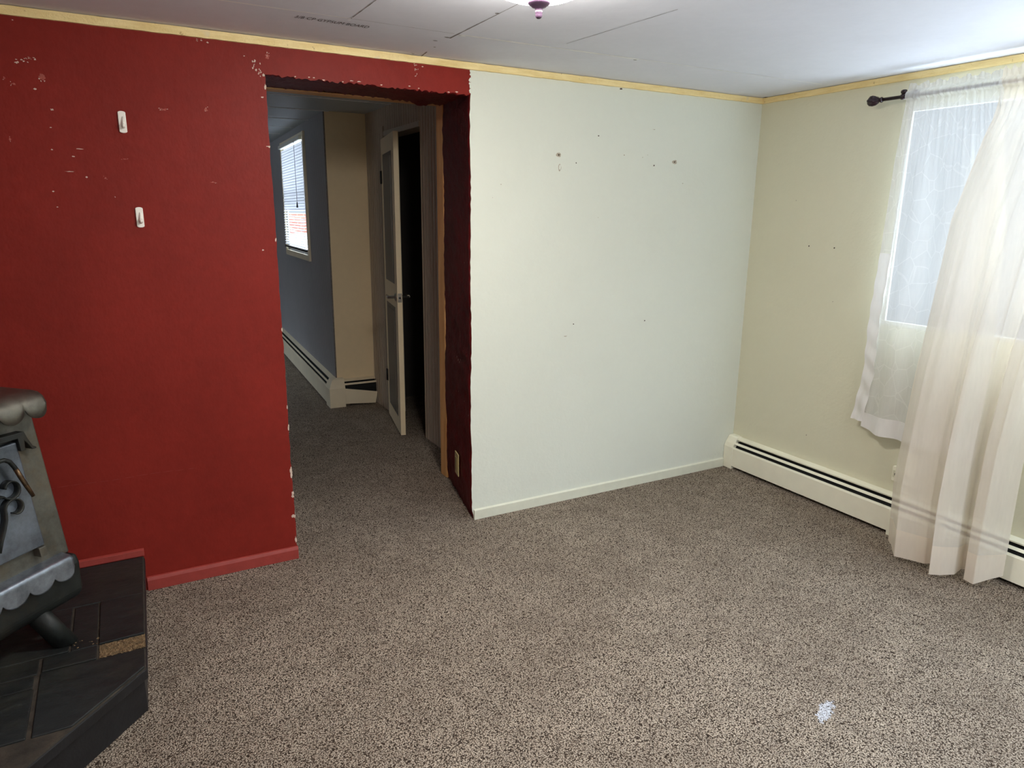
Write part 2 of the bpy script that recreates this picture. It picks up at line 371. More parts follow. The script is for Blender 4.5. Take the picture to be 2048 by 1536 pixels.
for i, (x, y, rx, ry, mi) in enumerate([(-2.49, -0.42, 0.010, 0.006, 2), (-2.49, -0.455, 0.009, 0.005, 2), (-2.10, -0.37, 0.018, 0.006, 1), (-2.06, -0.42, 0.02, 0.01, 2), (-2.12, -0.30, 0.012, 0.005, 1), (-2.11, -0.04, 0.01, 0.006, 3), (-1.25, -0.43, 0.012, 0.006, 1), (-2.09, -0.76, 0.01, 0.006, 1), (-2.08, -0.20, 0.006, 0.006, 1), (-0.02, -0.04, 0.02, 0.015, 3)]):
    c.flake((x, y, ZC), (1, 0, 0), (0, 1, 0), rx, ry, mi, i, Vector((0, 0, -0.001)))
ceil_ = struct(c.build('ceiling', [M_CEIL, M_SEAMD, M_SEAML, M_HOLE]))
tc = bpy.data.curves.new('ceiling_stamp', 'FONT'); tc.body = '3/8 CP GYPSUM BOARD'; tc.size = 0.0265; tc.space_character = 1.04; tc.align_x = 'LEFT'
to = bpy.data.objects.new('tmp', tc); col.objects.link(to)
dg = bpy.context.evaluated_depsgraph_get(); tm = bpy.data.meshes.new_from_object(to.evaluated_get(dg))
bpy.data.objects.remove(to)
tx = [v.co.x for v in tm.vertices]; wx = max(tx)
for v in tm.vertices: v.co = Vector((v.co.x * 0.262 / wx, -v.co.y * 1.75, -0.0012))
tm.materials.append(M_STAMP); tm.name = 'ceiling_stamp'
st = bpy.data.objects.new('stamped_lettering', tm); col.objects.link(st); st.parent = ceil_
st.location = Vector((-2.664, -0.352, ZC)) - ORG[ceil_.name]; st['label'] = 'dark stamped lettering on the ceiling board'
st.rotation_euler = (0, 0, math.radians(2.0))

h = MB(); h.box(LX - 0.2, 0.3, 0.55, 2.6, ZH, ZH + 0.1); h.box(LX - 0.2, -1.5, 2.6, 8.2, ZH, ZH + 0.1)
for i in range(14):
    y = 1.30 + i * 0.60
    if y < 8: h.box(LX, -1.5 if y < 2.4 else -1.8, y - 0.006, y + 0.006, ZH - 0.004, ZH, 1)
struct(h.build('ceiling_hall', [M_HCEIL, M_SEAML]))

# back wall with the doorway (red | maroon reveal | cream)
b = MB(); NZ = 90
zt = lambda t: t * ZC
def jz(seed, amp):
    rr = random.Random(seed); a = [(rr.random() * 2 - 1) * amp for _ in range(NZ + 1)]; ph = rr.random() * 6
    return [a[i] + amp * 0.8 * math.sin(i * 0.23 + ph) for i in range(NZ + 1)]
JL = jz(1, 0.0016); JR = jz(2, 0.0024); JR2 = jz(3, 0.006)
ZL0, ZL1 = 2.045, 2.086       # lintel underside at the front / back
def left_edge(t): return XL + (JL[round(t * NZ)] if zt(t) < 2.05 else -.004)
def right_edge(t):
    z = zt(t); foot = 0.012 * max(0, 1 - z / 0.12)
    return XR + (JR[round(t * NZ)] if zt(t) < 2.05 else .004) + foot
b.add([(LX, 0, 0), (XL - 0.05, 0, 0), (XL - 0.05, 0, ZC), (LX, 0, ZC)], [(0, 1, 2, 3)], 0)
b.grid(1, NZ, lambda s_, t: Vector((XL - 0.05 if s_ == 0 else left_edge(t), 0, zt(t))), 0, False)
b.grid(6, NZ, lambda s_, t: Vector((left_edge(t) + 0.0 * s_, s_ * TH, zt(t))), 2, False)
b.add([(LX, TH, 0), (XL, TH, 0), (XL, TH, ZH), (LX, TH, ZH)], [(0, 1, 2, 3)], 4)
NX = 80; rr = random.Random(5); JLn = [(rr.random() * 2 - 1) * 0.005 for _ in range(NX + 1)]
b.grid(NX, 1, lambda s_, t: Vector((XL - 0.004 + (XR - XL + 0.008) * s_, 0, ZL0 + JLn[round(s_ * NX)] if t == 0 else ZC)), 0, False)
def under(s_, t):
    e = JLn[round(s_ * NX)]
    x = (XL - 0.004) + (XR - XL + 0.008 + (XRB - XR + 0.02) * t) * s_
    rr = random.Random(int(s_ * 997) * 31 + int(t * 97))
    return Vector((x, t * TH, ZL0 + (ZL1 + .012 - .024 * max(0, s_ - .45) - ZL0) * t ** 0.8 + (e if t == 0 else (rr.random() - 0.5) * 0.010) - (0.018 * max(0, 1 - abs(s_ - 0.86) / 0.06) if t > 0.9 else 0)))
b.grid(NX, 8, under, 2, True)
b.add([(XL, TH, 2.096), (XRB + 0.03, TH, 2.096), (XRB + 0.03, TH, ZH), (XL, TH, ZH)], [(0, 1, 2, 3)], 2)
b.grid(1, NZ, lambda s_, t: Vector((right_edge(t) if s_ == 0 else XR + 0.06, 0, zt(t))), 1, False)
b.add([(XR + 0.06, 0, 0), (0.0, 0, 0), (0.0, 0, ZC), (XR + 0.06, 0, ZC)], [(0, 1, 2, 3)], 1)
def jamb(s_, t):
    rr = random.Random(int(s_ * 977) * 131 + round(t * NZ))
    w_ = 0 if s_ in (0, 1) else (rr.random() - 0.5) * 0.010
    x = right_edge(t) + (XRB - XR) * s_ + w_
    return Vector((x, s_ * TH, zt(t)))
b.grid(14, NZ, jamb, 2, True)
b.add([(XRB, TH, 0), (0.3, TH, 0), (0.3, TH, ZH), (XRB, TH, ZH)], [(0, 1, 2, 3)], 4)
b.add([(LX, 0, ZC), (0.3, 0, ZC), (0.3, TH, ZH), (LX, TH, ZH)], [(0, 1, 2, 3)], 4)
# torn edge of the red paint against the cream, over the doorway's right corner
OFF = Vector((0, -0.0009, 0)); EX, EZ = (1, 0, 0), (0, 0, 1)
for i in range(13): b.flake((XR + 0.002 + jit(0.004), 0, 2.05 + rnd.random() * 0.10), EX, EZ, 0.005 + .004 * rnd.random(), 0.007 + .006 * rnd.random(), 1, 300 + i, OFF, 9, .6)
RED = [(-3.49, 2.014, .019, .008), (-3.468, 2.024, .014, .005), (-3.454, 2.022, .007, .005), (-3.508, 2.007, .008, .006), (-3.549, 1.955, .005, .006), (-3.524, 1.939, .009, .008), (-3.44, 1.967, .021, .016), (-3.466, 1.928, .007, .005), (-3.502, 2.138, .004, .003), (-3.425, 1.865, .008, .006), (-3.436, 1.806, .006, .003), (-3.441, 1.733, .005, .005), (-3.356, 1.739, .019, .003), (-3.379, 1.713, .007, .004), (-3.219, 1.711, .013, .002), (-3.396, 1.661, .022, .003), (-3.347, 1.644, .006, .005), (-3.288, 1.643, .006, .006), (-3.454, 1.592, .006, .004), (-3.448, 1.539, .005, .003), (-3.265, 1.577, .003, .004), (-3.558, 1.761, .006, .008), (-3.077, 1.891, .02, .007), (-2.93, 1.902, .01, .01), (-2.933, 2.143, .01, .007), (-2.905, 2.138, .007, .005), (-2.779, 2.105, .005, .003), (-2.738, 2.078, .017, .018), (-2.725, 2.052, .012, .014), (-2.693, 2.113, .015, .015), (-2.722, 1.962, .008, .006), (-2.717, 1.781, .005, .003), (-2.929, 1.638, .014, .003), (-2.761, 1.379, .008, .006), (-2.082, 2.144, .011, .01), (-2.079, 2.113, .01, .016), (-2.053, 2.141, .007, .006), (-2.739, 2.06, .006, .009), (-2.712, 2.044, .009, .009)]
SOFT = {4, 5, 6, 14, 17, 21, 22, 23, 32, 29}
for i, (x, z, rx, rz) in enumerate(RED):
    if i in SOFT:
        b.flake((x, 0, z), EX, EZ, rx * 0.8, rz * 0.8, 5, i, OFF, 13, 0.6)
        for q in range(3): b.flake((x + jit(rx), 0, z + jit(rz)), EX, EZ, rx * .16, rz * .2, 3, i * 9 + q, OFF * 1.6, 8, 0.6)
    elif rx > 0.009 and rz > 0.0045:
        for q in range(9): b.flake((x + jit(rx), 0, z + jit(rz)), EX, EZ, rx * (.10 + .16 * rnd.random()), rz * (.14 + .2 * rnd.random()), 3, i * 19 + q, OFF, 8, 0.6)
    else: b.flake((x, 0, z), EX, EZ, rx * 0.8, rz * 0.7, 3, i, OFF, 11, 0.6)
for i in range(12): b.flake((-2.68 + 0.8 * rnd.random(), 0, ZL0 + 0.010 + jit(0.008)), EX, EZ, 0.004 + 0.007 * rnd.random(), 0.003, 3, 700 + i, OFF, 8, 0.6)
for z, rx, rz in [(0.42, .006, .022), (0.40, .005, .018), (0.205, .012, .010), (0.31, .006, .018), (0.62, .004, .016), (0.30, .008, .010), (0.09, .005, .02), (1.42, .004, .010), (1.78, .006, .005), (2.0, .005, .014), (0.71, .003, .012), (1.05, .003, .01)]:
    b.flake((XL - rx * 0.5, 0, z), EX, EZ, rx, rz, 3, int(z * 999), OFF * 1.4, 11, 0.5)
for i in range(12):   # hairline crack low in the red wall
    x = -3.60 + i * 0.045
    b.flake((x, 0, 0.50 + .002 * math.sin(i)), EX, EZ, 0.026, 0.0008, 9, 800 + i, OFF, 8, 0.5)
CRM = [(-1.354, 1.813, .018, .012), (-1.346, 1.755, .010, .019), (-.619, 1.811, .021, .012), (-.995, 2.144, .010, .005), (-1.121, 1.914, .005, .004), (-.758, 1.788, .007, .005), (-1.236, .977, .005, .004), (-.764, .966, .005, .004), (-1.25, 1.78, .004, .004), (-.771, 1.966, .014, .004), (-.837, 1.825, .005, .004), (-1.105, 1.519, .004, .003), (-1.669, 1.666, .004, .004), (-1.283, .917, .015, .007), (-.957, 1.831, .006, .007), (-.805, 1.838, .007, .002), (-.553, 1.703, .007, .003), (-1.714, 1.606, .004, .002)]
for i, (x, z, rx, rz) in enumerate(CRM):
    if i in (0, 2): b.flake((x, 0, z), EX, EZ, rx, rz, 6, i, OFF, 14, 0.3); b.flake((x, 0, z), EX, EZ, rx * .45, rz * .5, 7, i + 50, OFF * 2, 9, 0.5)
    elif i == 1:
        b.flake((x, 0, z), EX, EZ, rx, rz, 6, i, OFF, 12, 0.25); b.flake((x, 0, z), EX, EZ, rx * .7, rz * .75, 1, i + 50, OFF * 2, 12, 0.25)
    elif i in (9, 13): b.flake((x, 0, z), EX, EZ, rx * .9, rz * .5, 6, i, OFF, 9, 0.7)
    elif i in (3, 4, 5, 6, 7, 8): b.flake((x, 0, z), EX, EZ, rx, rz, 7, i, OFF, 9, 0.4)
    else: b.flake((x, 0, z), EX, EZ, rx * .8, rz * .8, 6, i, OFF, 9, 0.6)
# chips on the maroon reveal
for y, z, r in [(.25, .79, .006), (.2, .80, .005), (.28, .80, .005), (.22, .785, .005), (.12, .60, .004), (.25, .62, .004), (.3, .61, .003), (.03, .55, .004), (.1, 1.3, .003), (.4, 1.55, .003)]:
    x = XR + (XRB - XR) * y / TH
    b.flake((x - 0.007, y, z), (0.2, 1, 0), EZ, r, r * 1.3, 3, int(y * 500 + z * 77), Vector((0, 0, 0)), 8, 0.5)
# pale seam at the foot of the reveal
for i in range(22):
    y = 0.06 + i * 0.016; x = XR + (XRB - XR) * y / TH
    b.flake((x - 0.010, y, 0.006), (0.2, 1, 0), EZ, 0.010, 0.005 + 0.004 * rnd.random(), 8, 900 + i, Vector((0, 0, 0)), 8, 0.5)
struct(b.build('wall_back', [M_RED, M_CREAM, M_MAROON, M_CHIP, M_TAUPE, M_SCUFF, M_RING, M_HOLE, M_PAPER, M_CRACK]))

def wall_with_holes(x0, x1, y0, y1, z1, holes):
    m = MB(); ys = sorted(holes); cur = y0
    for (a, bb, za, zb) in ys:
        m.box(x0, x1, cur, a, 0, z1); m.box(x0, x1, a, bb, 0, za); m.box(x0, x1, a, bb, zb, z1); cur = bb
    m.box(x0, x1, cur, y1, 0, z1); return m
wr = wall_with_holes(0.0, 0.035, RY - 0.2, 0.0, ZC, [W2, W1])
for i, (y, z, r) in enumerate([(-.414, 1.38, .005), (-.572, 1.377, .005), (-.532, .343, .005), (-.60, 1.10, .003), (-.30, 1.62, .003)]):
    wr.flake((-0.0009, y, z), (0, 1, 0), (0, 0, 1), r, r, 1 if i < 2 else 2, i, Vector((0, 0, 0)), 9, 0.3)
struct(wr.build('wall_right', [M_CREAM2, M_HOLE, M_RING]))
struct(wall_with_holes(LX - 0.2, LX, RY - 0.2, 8.2, ZH, [(3.7, 5.5, 0.8, 2.1)]).build('wall_left', M_RED))
m = MB(); m.box(LX, W5[0], RY - 0.2, RY, 0, ZC); m.box(W5[1], 0.0, RY - 0.2, RY, 0, ZC); m.box(W5[0], W5[1], RY - 0.2, RY, 0, W5[2]); m.box(W5[0], W5[1], RY - 0.2, RY, W5[3], ZC)
struct(m.build('wall_rear', M_REAR))

def window(name, y0, y1, z0, z1, x, mid='v', mat=M_WHITE, tf=None, t=0.05, d=.06):
    m = MB(); m.box(x, x + d, y0, y0 + t, z0, z1, 0, tf); m.box(x, x + d, y1 - t, y1, z0, z1, 0, tf)
    m.box(x, x + d, y0 + t, y1 - t, z0, z0 + t, 0, tf); m.box(x, x + d, y0 + t, y1 - t, z1 - t, z1, 0, tf)
    if mid == 'v': ym = (y0 + y1) / 2; m.box(x, x + d, ym - .03, ym + .03, z0 + t, z1 - t, 0, tf)
    else: zm = (z0 + z1) / 2; m.box(x, x + d, y0 + t, y1 - t, zm - .02, zm + .02, 0, tf)
    o = struct(m.build(name, mat))
    g = MB(); p = [Vector((x + d / 2, y0 + t, z0 + t)), Vector((x + d / 2, y1 - t, z0 + t)), Vector((x + d / 2, y1 - t, z1 - t)), Vector((x + d / 2, y0 + t, z1 - t))]
    g.add([tf(q) for q in p] if tf else p, [(0, 1, 2, 3)]); g.build('pane', M_GLASS, o)
    return o
window('window_1', *W1, 0.002, 'v', M_WHITE, None, 0.020, .012); window('added_window_3', *W2, 0.015); window('added_window_5', W5[0], W5[1], W5[2], W5[3], 0.06, 'v', M_WHITE, lambda p: Vector((p.y, RY - p.x, p.z))); window('added_window_4', 3.7, 5.5, 0.8, 2.1, LX - 0.13)  # only the first is in view; the others are added for daylight

# yellow strip where the crown moulding was
def strip_along(p0, p1, nrm, z0, z1, th, seed, n=60):
    rr = random.Random(seed); m = MB(); d = Vector(p1) - Vector(p0); nrm = Vector(nrm); rows = []
    for i in range(n + 1):
        p = Vector(p0) + d * i / n; a = z0 + (rr.random() - .5) * .0016; e = z1 + (rr.random() - .5) * .0014
        rows.append([Vector((p.x, p.y, a)), Vector((p.x, p.y, a)) + nrm * th * .8, Vector((p.x, p.y, e)) + nrm * th, Vector((p.x, p.y, e))])
    vs = [q for r in rows for q in r]
    m.add(vs, [(4 * i + k, 4 * i + (k + 1) % 4, 4 * i + 4 + (k + 1) % 4, 4 * i + 4 + k) for i in range(n) for k in range(4)])
    m.add(rows[0], [(0, 1, 2, 3)]); m.add(rows[-1], [(3, 2, 1, 0)]); return m
struct(strip_along((LX, 0, 0), (-0.0, 0, 0), (0, -1, 0), 2.150, 2.178, 0.016, 1, 160).build('trim_1', M_TRIMY))
struct(strip_along((0, -0.016, 0), (0, RY, 0), (-1, 0, 0), 2.150, 2.178, 0.016, 2, 160).build('trim_2', M_TRIMY))
# raw wood edge at the far side of the doorway
m = MB(); m.box(XRB - 0.002, XRB + 0.024, TH - 0.004, 0.69, 0, 2.09); struct(m.build('trim_3', M_RAWWOOD, bevel=0.002))
m = MB(); m.box(XL - 0.05, XRB + 0.024, TH, 0.69, 2.090, 2.16); struct(m.build('trim_4', M_RAWWOODX, bevel=0.002))
m = MB(); m.box(XRB + 0.024, XRB + 0.036, 0.675, 0.70, 0, 2.16)
for i in range(26): m.flake((XRB + 0.0235, 0.687, 0.06 + i * 0.035 + jit(0.012)), (0, 1, 0), (0, 0, 1), 0.010, 0.012 + 0.012 * rnd.random(), 1, i, Vector((-0.0006, 0, 0)), 9, 0.5)
struct(m.build('trim_5', [M_TAUPE, M_CHIP]))

def profile_run(m, prof, p0, p1, nrm, mi=0):
    """extrude an (out, z) polygon along p0->p1; nrm points out of the wall"""
    nrm = Vector(nrm); m.prism(prof, lambda q: Vector((p0[0], p0[1], q[1])) + nrm * q[0], lambda q: Vector((p1[0], p1[1], q[1])) + nrm * q[0], mi)
BB = [(0, 0), (.012, 0), (.013, .045), (.009, .058), (0, .060)]
m = MB(); profile_run(m, BB, (-3.3135, 0), (XL + 0.004, 0), (0, -1, 0)); profile_run(m, [(0, .160), (.012, .160), (.012, .186), (0, .190)], (LX, 0), (-3.312, 0), (0, -1, 0))
struct(m.build('baseboard_back', M_REDBASE, bevel=0.0015))
m = MB(); profile_run(m, [(0, 0), (.011, 0), (.011, .050), (0, .056)], (XR + 0.012, 0), (-0.075, 0), (0, -1, 0)); struct(m.build('baseboard_right', M_CREAMBASE, bevel=0.001))

# ------------------------------------------------------------------ the hall
def bead(m, p0, p1, z0, z1, nrm, pitch=0.04, mi=0, depth=0.003):
    p0, p1 = Vector((*p0, 0)), Vector((*p1, 0)); d = p1 - p0; L = d.length; d.normalize(); nrm = Vector(nrm)
    pts = []; x = 0.0
    prof = [(0, 0), (.004, -1), (.008, 0), (.013, 0.8), (.018, 0), (.022, -1), (.026, 0)]
    while x < L - 1e-4:
        for a, k in prof:
            if x + a <= L: pts.append((x + a, k * depth))
        x += pitch
    pts.append((L, 0))
    q = [p0 + d * a + nrm * k for a, k in pts]; n = len(q)
    m.add([Vector((v.x, v.y, z0)) for v in q] + [Vector((v.x, v.y, z1)) for v in q], [(i, i + 1, n + i + 1, n + i) for i in range(n - 1)], mi)
GA = Vector((-1.84, 2.5, 0)); GD = Vector((0.05, 1, 0)).normalized(); GN = Vector((-1, 0.05, 0)).normalized()
def G(s_, o=0, z=0): p = GA + GD * s_ + GN * o; return Vector((p.x, p.y, z))      # along the grey wall, out into the hall
WS0, WS1, WZ0, WZ1 = 0.82, 2.02, 1.17, 2.165
m = MB()
for s0, s1, z0, z1 in [(0, WS0, 0, ZH), (WS1, 5.6, 0, ZH), (WS0, WS1, 0, WZ0), (WS0, WS1, WZ1, ZH)]:
    bead(m, G(s0)[:2], G(s1)[:2], z0, z1, GN, 0.04, 0, 0.0045)
gt = lambda p: G(p.y, -p.x, p.z)      # local box x = depth behind the face, y = along
for s0, s1, z0, z1 in [(0.10, WS0, 0, ZH), (WS1, 5.6, 0, ZH), (WS0, WS1, 0, WZ0), (WS0, WS1, WZ1, ZH)]:
    m.box(0.005, 0.022, s0, s1, z0, z1, 0, gt)
struct(m.build('wall_hall_window', M_GREY))
m = MB(); m.box(-1.833, -1.50, 2.5, 2.6, 0, ZH); m.box(-1.842, -1.833, 2.501, 2.51, 0.0, ZH, 1)
struct(m.build('wall_hall_end', [M_TAN, M_SEAMD]))
DY0, DY1, DZ = 1.385, 2.075, 2.065
HX = -1.52
m = MB()
for y0, y1, z0, z1 in [(0.69, DY0, 0, ZH), (DY1, 2.5, 0, ZH), (DY0, DY1, DZ + 0.035, ZH)]:
    bead(m, (HX, y0), (HX, y1), z0, z1, (-1, 0, 0), 0.045, 0, 0.004); m.box(HX + 0.006, HX + 0.10, y0, y1, z0, z1)
struct(m.build('wall_hall_right', M_TAUPE))
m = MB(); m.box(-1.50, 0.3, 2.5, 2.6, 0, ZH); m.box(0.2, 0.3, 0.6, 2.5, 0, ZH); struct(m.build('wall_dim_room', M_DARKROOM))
struct(MB().box(LX, -1.56, 8.0, 8.2, 0, ZH).build('wall_hall_far', M_TAUPE))
m = MB(); m.box(LX, -1.58, 7.98, 8.0, 0, .1); struct(m.build('baseboard_hall', M_TAUPE))
# door frame of the dim room and its door, standing open into the hall
m = MB(); m.box(HX - .012, HX + .11, DY1 - .0, DY1 + .03, 0, DZ + .07); m.box(HX - .008, HX + .11, DY0, DY1, DZ, DZ + .035); m.box(HX + .03, HX + .11, DY0 - .02, DY0 + .002, 0, DZ)
struct(m.build('trim_6', M_TAUPE, bevel=0.003))
H0 = Vector((HX - 0.016, DY1 - 0.015, 0)); H1 = Vector((-1.650, 1.478, 0)); DD = (H1 - H0); DW = DD.length; DD.normalize(); DN = Vector((DD.y, -DD.x, 0))
if DN.x > 0: DN = -DN
def D(s_, o, z): p = H0 + DD * s_ + DN * o; return Vector((p.x, p.y, z))
dt = lambda p: D(p.y, p.x, p.z)
m = MB(); m.box(-0.017, 0.017, 0, DW, 0.008, 2.04, 0, dt)
door = struct(m.build('door_1', M_DOOR, bevel=0.002))
m = MB(); 
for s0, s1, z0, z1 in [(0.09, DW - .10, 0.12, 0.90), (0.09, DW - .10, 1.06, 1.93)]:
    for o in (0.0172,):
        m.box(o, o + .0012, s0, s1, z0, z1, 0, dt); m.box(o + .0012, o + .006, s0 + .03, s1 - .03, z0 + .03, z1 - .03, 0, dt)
m.build('raised_panel', M_DOORSHADE, door, bevel=0.002)
for z in (0.32, 1.78):
    m = MB(); m.tube([D(-.006, .02, z - .045), D(-.006, .02, z + .045)], .008, 10); m.box(.0165, .019, 0, .03, z - .045, z + .045, 0, dt); m.build('hinge', M_DARKMETAL, door)
m = MB(); m.box(-.013, .013, DW, DW + .003, .945, 1.005, 0, dt); pl_ = m.build('latch_plate', M_NICKEL, door)
m = MB(); m.tube([D(DW + .003, 0, .975), D(DW + .010, 0, .975)], .007, 12); m.build('latch_bolt', M_DARKMETAL, pl_)
for sg in (-1, 1):
    m = MB(); m.tube([D(DW - .06, sg * .016, .975), D(DW - .06, sg * .022, .975), D(DW - .06, sg * .03, .975), D(DW - .06, sg * .075, .975)], [.030, .028, .011, .010], 16); m.tube([D(DW - .055, sg * .068, .977), D(DW - .10, sg * .07, .977), D(DW - .16, sg * .066, .977)], [.011, .009, .008], 12)
    m.build('door_handle', M_NICKEL, door)

# hall window and its blind
window('window_2', WS0, WS1, WZ0, WZ1, 0.006, 'h', M_WHITE, gt, 0.03, .010)
m = MB(); m.box(-0.022, 0.0, WS0 - .045, WS0 + .005, WZ0 - .06, WZ1 + .03, 0, gt); m.box(-0.02, 0.0, WS0, WS1, WZ0 - .06, WZ0 - .01, 0, gt); m.box(-0.02, 0, WS1, WS1 + .045, WZ0 - .06, WZ1 + .03, 0, gt); m.box(-0.018, 0, WS0, WS1, WZ1, WZ1 + .03, 0, gt)
struct(m.build('trim_7', M_HEATERH, bevel=0.003))
bl = thing('window_blind', G(1.42, 0.03, WZ0), 'white slatted blind lowered over the hall window', 'blind')
B0, B1 = WS0 + .015, WS1 - .015
m = MB(); n = 37; pitch = (WZ1 - .045 - (WZ0 + .05)) / n
for i in range(n):
    z = WZ0 + .055 + i * pitch; a = math.radians(76 if i > 13 else 22)
    def slat(s_, t, z=z, a=a): 
        u = (t - .5) * .0285; bow = .0025 * (1 - (2 * t - 1) ** 2)
        return G(B0 + (B1 - B0) * s_, .022 + u * math.cos(a) - bow * math.sin(a), z - u * math.sin(a) + bow * math.cos(a))
    m.grid(1, 4, slat)
m.build('slats', M_SLAT, bl)
m = MB(); m.box(-.045, -.008, B0, B1, WZ1 - .035, WZ1 - .004, 0, gt); m.build('headrail', M_WHITE, bl, bevel=.002)
m = MB(); m.box(-.036, -.010, B0, B1, WZ0 + .018, WZ0 + .036, 0, gt); m.build('bottom_rail', M_DARKMETAL, bl, bevel=.002)
m = MB(); m.tube([G(B0 + .22, .05, WZ1 - .03), G(B0 + .22, .05, WZ0 + .45)], .0018, 6); m.lathe([(0, .05), (.004, .045), (.009, .0), (0, -.002)], G(B0 + .22, .05, WZ0 + .40), 'Z', 10); m.build('pull_cord', M_DARKMETAL, bl)

# low wall outdoors, glimpsed between the slats
m = MB(); m.box(-1.2, 4.0, 8.6, 8.8, 0, 1.20, 1); m.box(-1.2, 4.0, 8.58, 8.82, 1.20, 1.50, 0)
struct(m.build('wall_outside', [M_BRICK, M_WHITE]))

# ------------------------------------------------------------------ baseboard heaters
def heater_run(root, p0, p1, nrm, H, zb, enamel, damper_open=True):
    k = H / .195; P = lambda *q: [(a * 1.0, z * k) for a, z in q]
    m = MB(); profile_run(m, P((0, .02), (.003, .02), (.003, .192), (.034, .186), (.036, .181), (.038, .188), (.004, .197), (0, .197)), p0, p1, nrm); m.build('back_plate', enamel, root)
    m = MB(); profile_run(m, P((.004, .03), (.045, .03), (.050, .125), (.030, .165), (.004, .175)), p0, p1, nrm); m.build('element_shade_liner', M_BLACK, root)  # oversized black element, stands for the shade inside the slots
    m = MB(); profile_run(m, P((.047, .168), (.056, .157), (.059, .159), (.050, .171)), p0, p1, nrm); m.build('damper_blade', enamel, root)
def heater_cover(root, p0, p1, nrm, H, zb, enamel):
    k = H / .195; m = MB(); q = [(.058, .140), (.066, .141), (.0705, .132), (.0705, zb), (.062, zb - .004), (.062, zb), (.068, zb + .003), (.068, .131), (.0645, .138), (.058, .137)]
    profile_run(m, [(a, z * k if z > .1 else z) for a, z in q], p0, p1, nrm); return m.build('front_cover', enamel, root)
def cap_prof(H, o=.0):
    return [(0, 0), (.073 + o, 0), (.074 + o, H * .70), (.064 + o, H * .82), (.042 + o, H * .99), (.03, H * 1.025), (0, H * 1.03)]
ht = thing('baseboard_heater', (-0.035, -1.6, 0), 'long cream baseboard heater running along the right wall behind the sheer curtain', 'heater')
HP0, HP1, HN = (0, -0.06), (0, -4.2), (-1, 0, 0)
heater_run(ht, HP0, HP1, HN, .195, .02, M_HEATER); heater_cover(ht, (0, -0.07), HP1, HN, .195, .020, M_HEATER)
m = MB(); profile_run(m, cap_prof(.198), (0, -0.002), (0, -0.072), HN); m.build('end_cap', M_HEATER, ht, bevel=.003)
m = MB(); profile_run(m, [(.0707, .0), (.073, .0), (.073, .125), (.0707, .130)], (0, -1.105), (0, -1.60), HN); m.build('joint_plate', M_HEATER, ht)

h2 = thing('baseboard_heater', G(1.2, .035, 0), 'grey-looking baseboard heater under the blind-covered hall window, with a raised corner cap', 'heater')
g0, g1 = G(.03)[:2], G(4.5)[:2]
heater_run(h2, g0, g1, GN, .225, .02, M_HEATERH); heater_cover(h2, g0, g1, GN, .225, .015, M_HEATERH)
m = MB(); cp = cap_prof(.224, .004)
q0 = [Vector((-1.84 - a, 2.5 - a, z)) for a, z in cp]; q1 = [Vector((-1.84 - a + .003, 2.56, z)) for a, z in cp]; q2 = [Vector((-1.79, 2.5 - a, z)) for a, z in cp]
nq = len(cp)
m.add(q1 + q0, [(i, (i + 1) % nq, (i + 1) % nq + nq, i + nq) for i in range(nq)]); m.add(q0 + q2, [(i, (i + 1) % nq, (i + 1) % nq + nq, i + nq) for i in range(nq)])
m.add(q2, [tuple(range(nq))]); m.add(q1, [tuple(range(nq - 1, -1, -1))])
m.build('corner_cap', M_HEATERH, h2, bevel=.002)

h3 = thing('baseboard_heater', (-1.65, 2.46, 0), 'short broken baseboard heater under the tan panel, its front cover sagging', 'heater')
heater_run(h3, (-1.788, 2.5), (-1.525, 2.5), (0, -1, 0), .215, .02, M_HEATERH)
m = MB(); c0 = [(-1.789, .150), (-1.522, .098), (-1.540, .004), (-1.788, .024)]
for o in (0,):
    vs = [Vector((x, 2.5 - .068, z)) for x, z in c0] + [Vector((x, 2.5 - .072, z)) for x, z in c0]
    m.add(vs, [(0, 1, 2, 3), (7, 6, 5, 4), (0, 4, 5, 1), (1, 5, 6, 2), (2, 6, 7, 3), (3, 7, 4, 0)])
m.build('front_cover', M_HEATERH, h3)

# ------------------------------------------------------------------ things on the walls
def hook(x, z0, z1, label):
    t = thing('adhesive_hook', (x, 0, z0), label, 'hook', 'white adhesive hooks on the red wall')
    def plate(w0, y0, y1, za, zb, n=8):
        r = w0; pts = []
        for i in range(n + 1): a = math.pi * i / n; pts.append((x + r * math.cos(a), zb - r * .45 + r * .45 * math.sin(a)))
        for i in range(n + 1): a = math.pi + math.pi * i / n; pts.append((x + r * math.cos(a), za + r * .45 + r * .45 * math.sin(a)))
        mm = MB(); mm.prism(pts, lambda q: Vector((q[0], y0, q[1])), lambda q: Vector((q[0], y1, q[1]))); return mm
    plate(.0125, -.0005, -.006, z0, z1).build('backplate', M_PLASTIC, t, bevel=.0015)
    mm = MB(); zc = z0 + .024
    mm.tube([(x + .003, -.004, z0 + .055), (x + .003, -.008, z0 + .038), (x + .002, -.013, z0 + .022), (x + .002, -.018, z0 + .020), (x + .002, -.021, z0 + .024), (x + .002, -.022, z0 + .030)], [.004, .006, .0062, .006, .0055, .0045], 10)
    mm.build('hook', M_PLASTIC, t)
hook(-3.214, 1.801, 1.876, 'upper of the two white plastic adhesive hooks on the red wall')
hook(-3.192, 1.468, 1.542, 'lower of the two white plastic adhesive hooks on the red wall')

